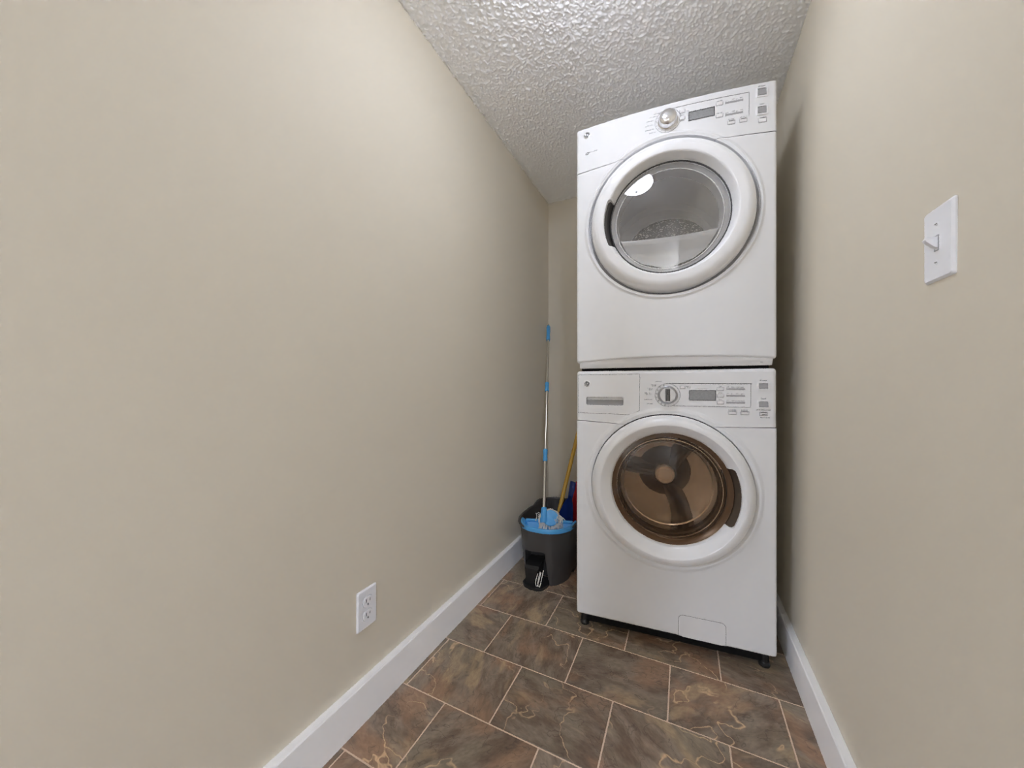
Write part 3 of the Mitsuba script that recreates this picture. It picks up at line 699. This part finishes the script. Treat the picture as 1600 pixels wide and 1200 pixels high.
obj('grip', turned(mb, mt, [(0.008, sg0), (0.0125, sg0), (0.0128, sg0 + 0.01), (0.0110, sg0 + 0.05), (0.0125, sg0 + 0.09), (0.0118, ml - 0.004), (0.008, ml + 0.002), (0.0001, ml + 0.003)]), 'blue_plastic', mop, label='blue hand grip')
obj('hang_loop', tube([mt + np.array([0.005 * math.cos(a), 0, 0.006 + 0.006 * math.sin(a)]) for a in np.linspace(0, 2 * np.pi, 20, endpoint=False)], 0.0018, 6, closed=True), 'rubber_grey', mop)
obj('socket', turned(mb, mt, [(0.0001, -0.014), (0.018, -0.014), (0.0185, 0.006), (0.0150, 0.014), (0.0150, 0.020), (0.0165, 0.024), (0.0135, 0.060), (0.0085, 0.062)]), 'blue_plastic', mop, label='blue socket at the foot of the pole')
# tilted disc that holds the strands
dcen = np.array([-0.612, 1.705, 0.294]); nrm = np.array([0.28, -0.72, 0.64]); nrm /= np.linalg.norm(nrm)
hd = obj('mop_disc', turned(dcen - nrm * 0.006, dcen + nrm * 0.01, [(0.0001, -0.006), (0.035, -0.006), (0.040, 0.0), (0.0405, 0.006), (0.038, 0.0085), (0.020, 0.0100), (0.012, 0.0115), (0.0001, 0.012)], 48), 'blue_plastic', mop, label='round blue disc of the mop head')
rng = np.random.default_rng(4)
st = []
for k in range(110):
    a = rng.uniform(0, 2 * np.pi)
    u = np.cross(nrm, [0, 0, 1]); u /= np.linalg.norm(u); w = np.cross(nrm, u)
    d = math.cos(a) * u + math.sin(a) * w
    p = dcen - nrm * 0.008 + d * 0.030
    L = rng.uniform(0.028, 0.058)
    q1 = p + d * 0.014 - nrm * 0.006 + np.array([0, 0, 0.006]) + rng.normal(0, 0.003, 3)
    q2 = p + d * 0.014 * 1.9 + np.array([0, 0, -0.4 * L]) + rng.normal(0, 0.004, 3)
    q3 = p + d * 0.030 + np.array([0, 0, -L]) + rng.normal(0, 0.005, 3)
    st.append(tube([p, q1, (q1 + q2) / 2 + rng.normal(0, 0.0015, 3), q2, q3], 0.0022, 5))
for k in range(26):      # a tuft curling up on either side
    cx_ = np.array([-0.676, 1.705, 0.276]) if k % 2 else np.array([-0.566, 1.705, 0.272])
    p = cx_ + rng.normal(0, 0.008, 3)
    q = p + np.array([rng.normal(0, 0.009), rng.normal(0, 0.006), rng.uniform(0.012, 0.030)])
    st.append(tube([p, (p + q) / 2 + rng.normal(0, 0.006, 3), q, q + rng.normal(0, 0.007, 3) + np.array([0.004, 0, -0.010])], 0.0023, 5))
sk = obj('strands', cat(*st), 'cotton', hd, smooth=True, label='white cotton mop strands')
labels[sk]['kind'] = 'stuff'

# ---------------------------------------------------------------- dustpan, brush and broom in the bucket
dust = 'dustpan'
tag(dust, 'dark blue plastic dustpan standing upright in the mop bucket beside the yellow broom handle', 'dustpan')
ax0, ax1 = np.array([-0.588, 1.850, 0.165]), np.array([-0.5425, 1.872, 0.446])     # axis: pan end -> handle end
dv = (ax1 - ax0); Lh = np.linalg.norm(dv); dv /= Lh
dn = np.array([-0.28, -0.95, 0.0]); dn -= dv * (dn @ dv); dn /= np.linalg.norm(dn); du = np.cross(dv, dn)
if du[0] < 0: du = -du
front, back = [], []
for s in np.linspace(0, 1, 26):
    f_ = min(1, s / 0.74)
    w = 0.0125 + 0.050 * (1 - min(1, s / 0.66)) ** 0.62 if s < 0.66 else 0.0125 + 0.0045 * min(1, (s - 0.66) / 0.2)
    bowl = 0.030 * (1 - f_ ** 3) if s < 0.74 else 0.0
    c = ax0 + dv * (Lh * s)
    qs = np.linspace(-1, 1, 15)
    front.append([c + du * (w * q) + dn * (bowl * abs(q) ** 3 - bowl * 0.55 + (0.008 * (1 - q * q) if s >= 0.70 else 0)) for q in qs])
    back.append([c + du * (w * q) + dn * (bowl * abs(q) ** 3 - bowl * 0.55 - 0.004 - (0.004 * (1 - q * q) if s >= 0.70 else 0)) for q in qs])
V = np.concatenate([np.array(front), np.array(back)[:, ::-1]], 1)
fp = grid(V, cv=True)
hstart = 19
pan_rows, han_rows = V[:hstart + 1], V[hstart:]
def capped(R):
    g_ = grid(R, cv=True); m_ = R.shape[1]; n_ = len(g_.vertices)
    v = np.vstack([g_.vertices, R[0].mean(0), R[-1].mean(0)])
    f = [((i + 1) % m_, i, n_) for i in range(m_)] + [((len(R) - 1) * m_ + i, (len(R) - 1) * m_ + (i + 1) % m_, n_ + 1) for i in range(m_)]
    return tm(v, np.vstack([g_.faces, f]))
obj('pan', capped(pan_rows), 'navy_plastic', dust, smooth=50)
obj('handle', capped(han_rows), 'navy_plastic', dust, smooth=50)

brush = 'hand_brush'
tag(brush, 'red plastic hand brush end sticking out of the bucket behind the dark blue dustpan', 'brush')
b0, b1 = np.array([-0.574, 1.945, 0.10]), np.array([-0.536, 1.950, 0.434])
rows_ = []
for s in np.linspace(0, 1, 20):
    w, th = 0.0165 + 0.006 * math.sin(3 * s), 0.011
    if s > 0.94: w *= 1 - ((s - 0.94) / 0.06) ** 2 * 0.6; th *= 1 - ((s - 0.94) / 0.06) ** 2 * 0.6
    c = b0 + (b1 - b0) * s
    rows_.append([c + np.array(oval(t, w, th, 3) + (0,)) for t in np.linspace(0, 2 * np.pi, 24, endpoint=False)])
obj('handle', capped(np.array(rows_)), 'red_plastic', brush, smooth=40)
bl = []
for i in range(14):
    for j in range(4):
        x, z = -0.572 + 0.006 * (i % 2) * 0.3, 0.10 + i * 0.010
        c = b0 + (b1 - b0) * ((z - 0.10) / 0.328)
        bl.append(tube([c + np.array([0.004 * (j - 1.5), 0.008, 0]), c + np.array([0.005 * (j - 1.5), 0.034, 0.001])], 0.0016, 5))
kb = obj('bristles', cat(*bl), 'red_plastic', brush)
labels[kb] = {'kind': 'stuff'}

broom = 'broom'
tag(broom, 'yellow broom handle standing in the bucket and leaning to the right behind the washing machine', 'broom')
s0, s1 = np.array([-0.655, 1.975, 0.24]), np.array([-0.596, 2.120, 0.627])
d_ = (s1 - s0) / np.linalg.norm(s1 - s0)
pb = s0 - d_ * ((s0[2] - 0.030) / d_[2]); pt = s1 + d_ * ((1.02 - s1[2]) / d_[2])
obj('pole', turned(pb, pt, [(0.0001, 0), (0.011, 0), (0.0115, 0.004), (0.0115, np.linalg.norm(pt - pb) - 0.01), (0.008, np.linalg.norm(pt - pb)), (0.0001, np.linalg.norm(pt - pb) + 0.002)]), 'yellow_paint', broom, smooth=40)

# ---------------------------------------------------------------- outlet and switch
def wall_plate(parent, M_):
    """plate in its own frame: x across, z up, front towards -y"""
    a = np.array(rpoly(0, 0, 0.0705, 0.1155, 0.003).exterior.coords)[:-1]; b = np.array(rpoly(0, 0, 0.0640, 0.1090, 0.004).exterior.coords)[:-1]
    P = [(x, 0, z) for x, z in a] + [(x, -0.0022, z) for x, z in a] + [(x, -0.0056, z) for x, z in b]
    obj('plate', M_(hull(P)), 'switch_plastic', parent, smooth=20)
def frame_on(origin, xdir, front):
    xdir, front = np.array(xdir, float), np.array(front, float)
    A = np.stack([xdir, -front, np.array([0, 0, 1.0])], 1)
    def f(m):
        q = tm(np.asarray(m.vertices) @ A.T + np.array(origin), m.faces)
        return q
    return f
def screw(z):
    return cat(lathe_y([(0.0034, -0.005), (0.0034, -0.0062), (0.0026, -0.0068), (0.0001, -0.0070)], 0, z, 20))
out = 'electrical_outlet'
tag(out, 'white duplex electrical outlet low on the left wall above the baseboard', 'outlet')
fo = frame_on((XL, 0.7465, 0.961 - 0.6490), (0, 1, 0), (1, 0, 0))
wall_plate(out, fo)
for dz in (0.0195, -0.0195):
    sh_ = sg.Point(0, dz).buffer(0.0172, quad_segs=16).intersection(sg.box(-0.02, dz - 0.0142, 0.02, dz + 0.0142))
    rc = obj('receptacle', fo(slab(sh_, -0.004, -0.0082, 0.0008)), 'switch_plastic', out, smooth=20)
    ridge = sh_.buffer(0.0009).difference(sh_.buffer(-0.0001))
    obj('receptacle_gap', fo(slab(ridge, -0.004, -0.0059)), 'seam_grey', rc, smooth=False)
    gr = sg.Point(0, dz - 0.0075).buffer(0.0026)
    obj('slots', fo(cat(slab(sg.box(-0.0078, dz - 0.0005, -0.0052, dz + 0.0085), -0.005, -0.00835), slab(sg.box(0.0052, dz + 0.0002, 0.0076, dz + 0.0078), -0.005, -0.00835), slab(gr, -0.005, -0.00835))), 'slot_dark', rc, smooth=False)
obj('screw', fo(screw(0.0)), 'switch_plastic', out)
sw = 'light_switch'
tag(sw, 'white toggle light switch on the right wall, lever up', 'light switch')
zc_ = 0.961 + 0.2250
lam = LEAN / ZC
fr_ = np.array([-1, 0, lam]); fr_ /= np.linalg.norm(fr_)
fs = frame_on((xr(zc_), 0.786, zc_), (0, -1, 0), (-1, 0, 0))
wall_plate(sw, fs)
obj('toggle_bezel', fs(slab(sg.box(-0.0052, -0.0120, 0.0052, 0.0120).difference(sg.box(-0.0042, -0.0110, 0.0042, 0.0110)), -0.004, -0.0064)), 'seam_grey', sw, smooth=False)
obj('toggle', fs(hull([(x, y, z) for x in (-0.0040, 0.0040) for y, z in ((-0.004, -0.009), (-0.004, 0.009), (-0.0100, -0.006), (-0.0190, 0.0030), (-0.0205, 0.0065), (-0.0185, 0.0095), (-0.008, 0.0095))])), 'switch_plastic', sw, smooth=20)
for z in (0.0302, -0.0302):
    sc_ = obj('screw', fs(screw(z)), 'switch_plastic', sw)
    obj('screw_slot', fs(bx(-0.0026, 0.0026, -0.0073, -0.0060, z - 0.0005, z + 0.0005)), 'slot_dark', sc_, smooth=False)

# ---------------------------------------------------------------- ceiling lamps
def lamp(key, x, y, r, rad, label):
    tag(key, label, 'ceiling lamp')
    obj('base', lathe_z([(0.0001, 0), (r * 0.98, 0), (r * 1.02, -0.006), (r * 1.02, -0.030), (r * 0.9, -0.032)], 64, (x, y, ZC - 0.001)), 'chrome', key)
    prof = [(r * math.cos(a), -0.032 - 0.084 * math.sin(a)) for a in np.linspace(0, np.pi / 2 * 0.995, 14)]
    d = lathe_z(prof, 64, (x, y, ZC))
    cen = d.vertices[d.faces].mean(1) - np.array([x, y, ZC - 0.03])
    nn = np.cross(d.vertices[d.faces[:, 1]] - d.vertices[d.faces[:, 0]], d.vertices[d.faces[:, 2]] - d.vertices[d.faces[:, 0]])
    if (nn * cen).sum() < 0:
        d = tm(d.vertices, d.faces[:, ::-1])
    obj('shade', d, 'white_plastic', key, smooth=False, emitter={'type': 'area', 'radiance': {'type': 'rgb', 'value': list(rad)}})
    obj('finial', lathe_z([(0.008, 0.0), (0.010, -0.006), (0.008, -0.014), (0.0001, -0.018)], 24, (x, y, ZC - 0.115)), 'black_plastic', key)
lamp('ceiling_lamp', LAMP[0], LAMP[1], 0.135, LAMP_RADIANCE, 'round frosted ceiling lamp above the space in front of the machines')
lamp('ceiling_lamp_001', *HALL_LAMPS[0], 0.17, HALL_RADIANCE[0], 'round frosted ceiling lamp at the left end of the hall behind the camera')
lamp('ceiling_lamp_002', *HALL_LAMPS[1], 0.17, HALL_RADIANCE[1], 'round frosted ceiling lamp at the right end of the hall behind the camera')
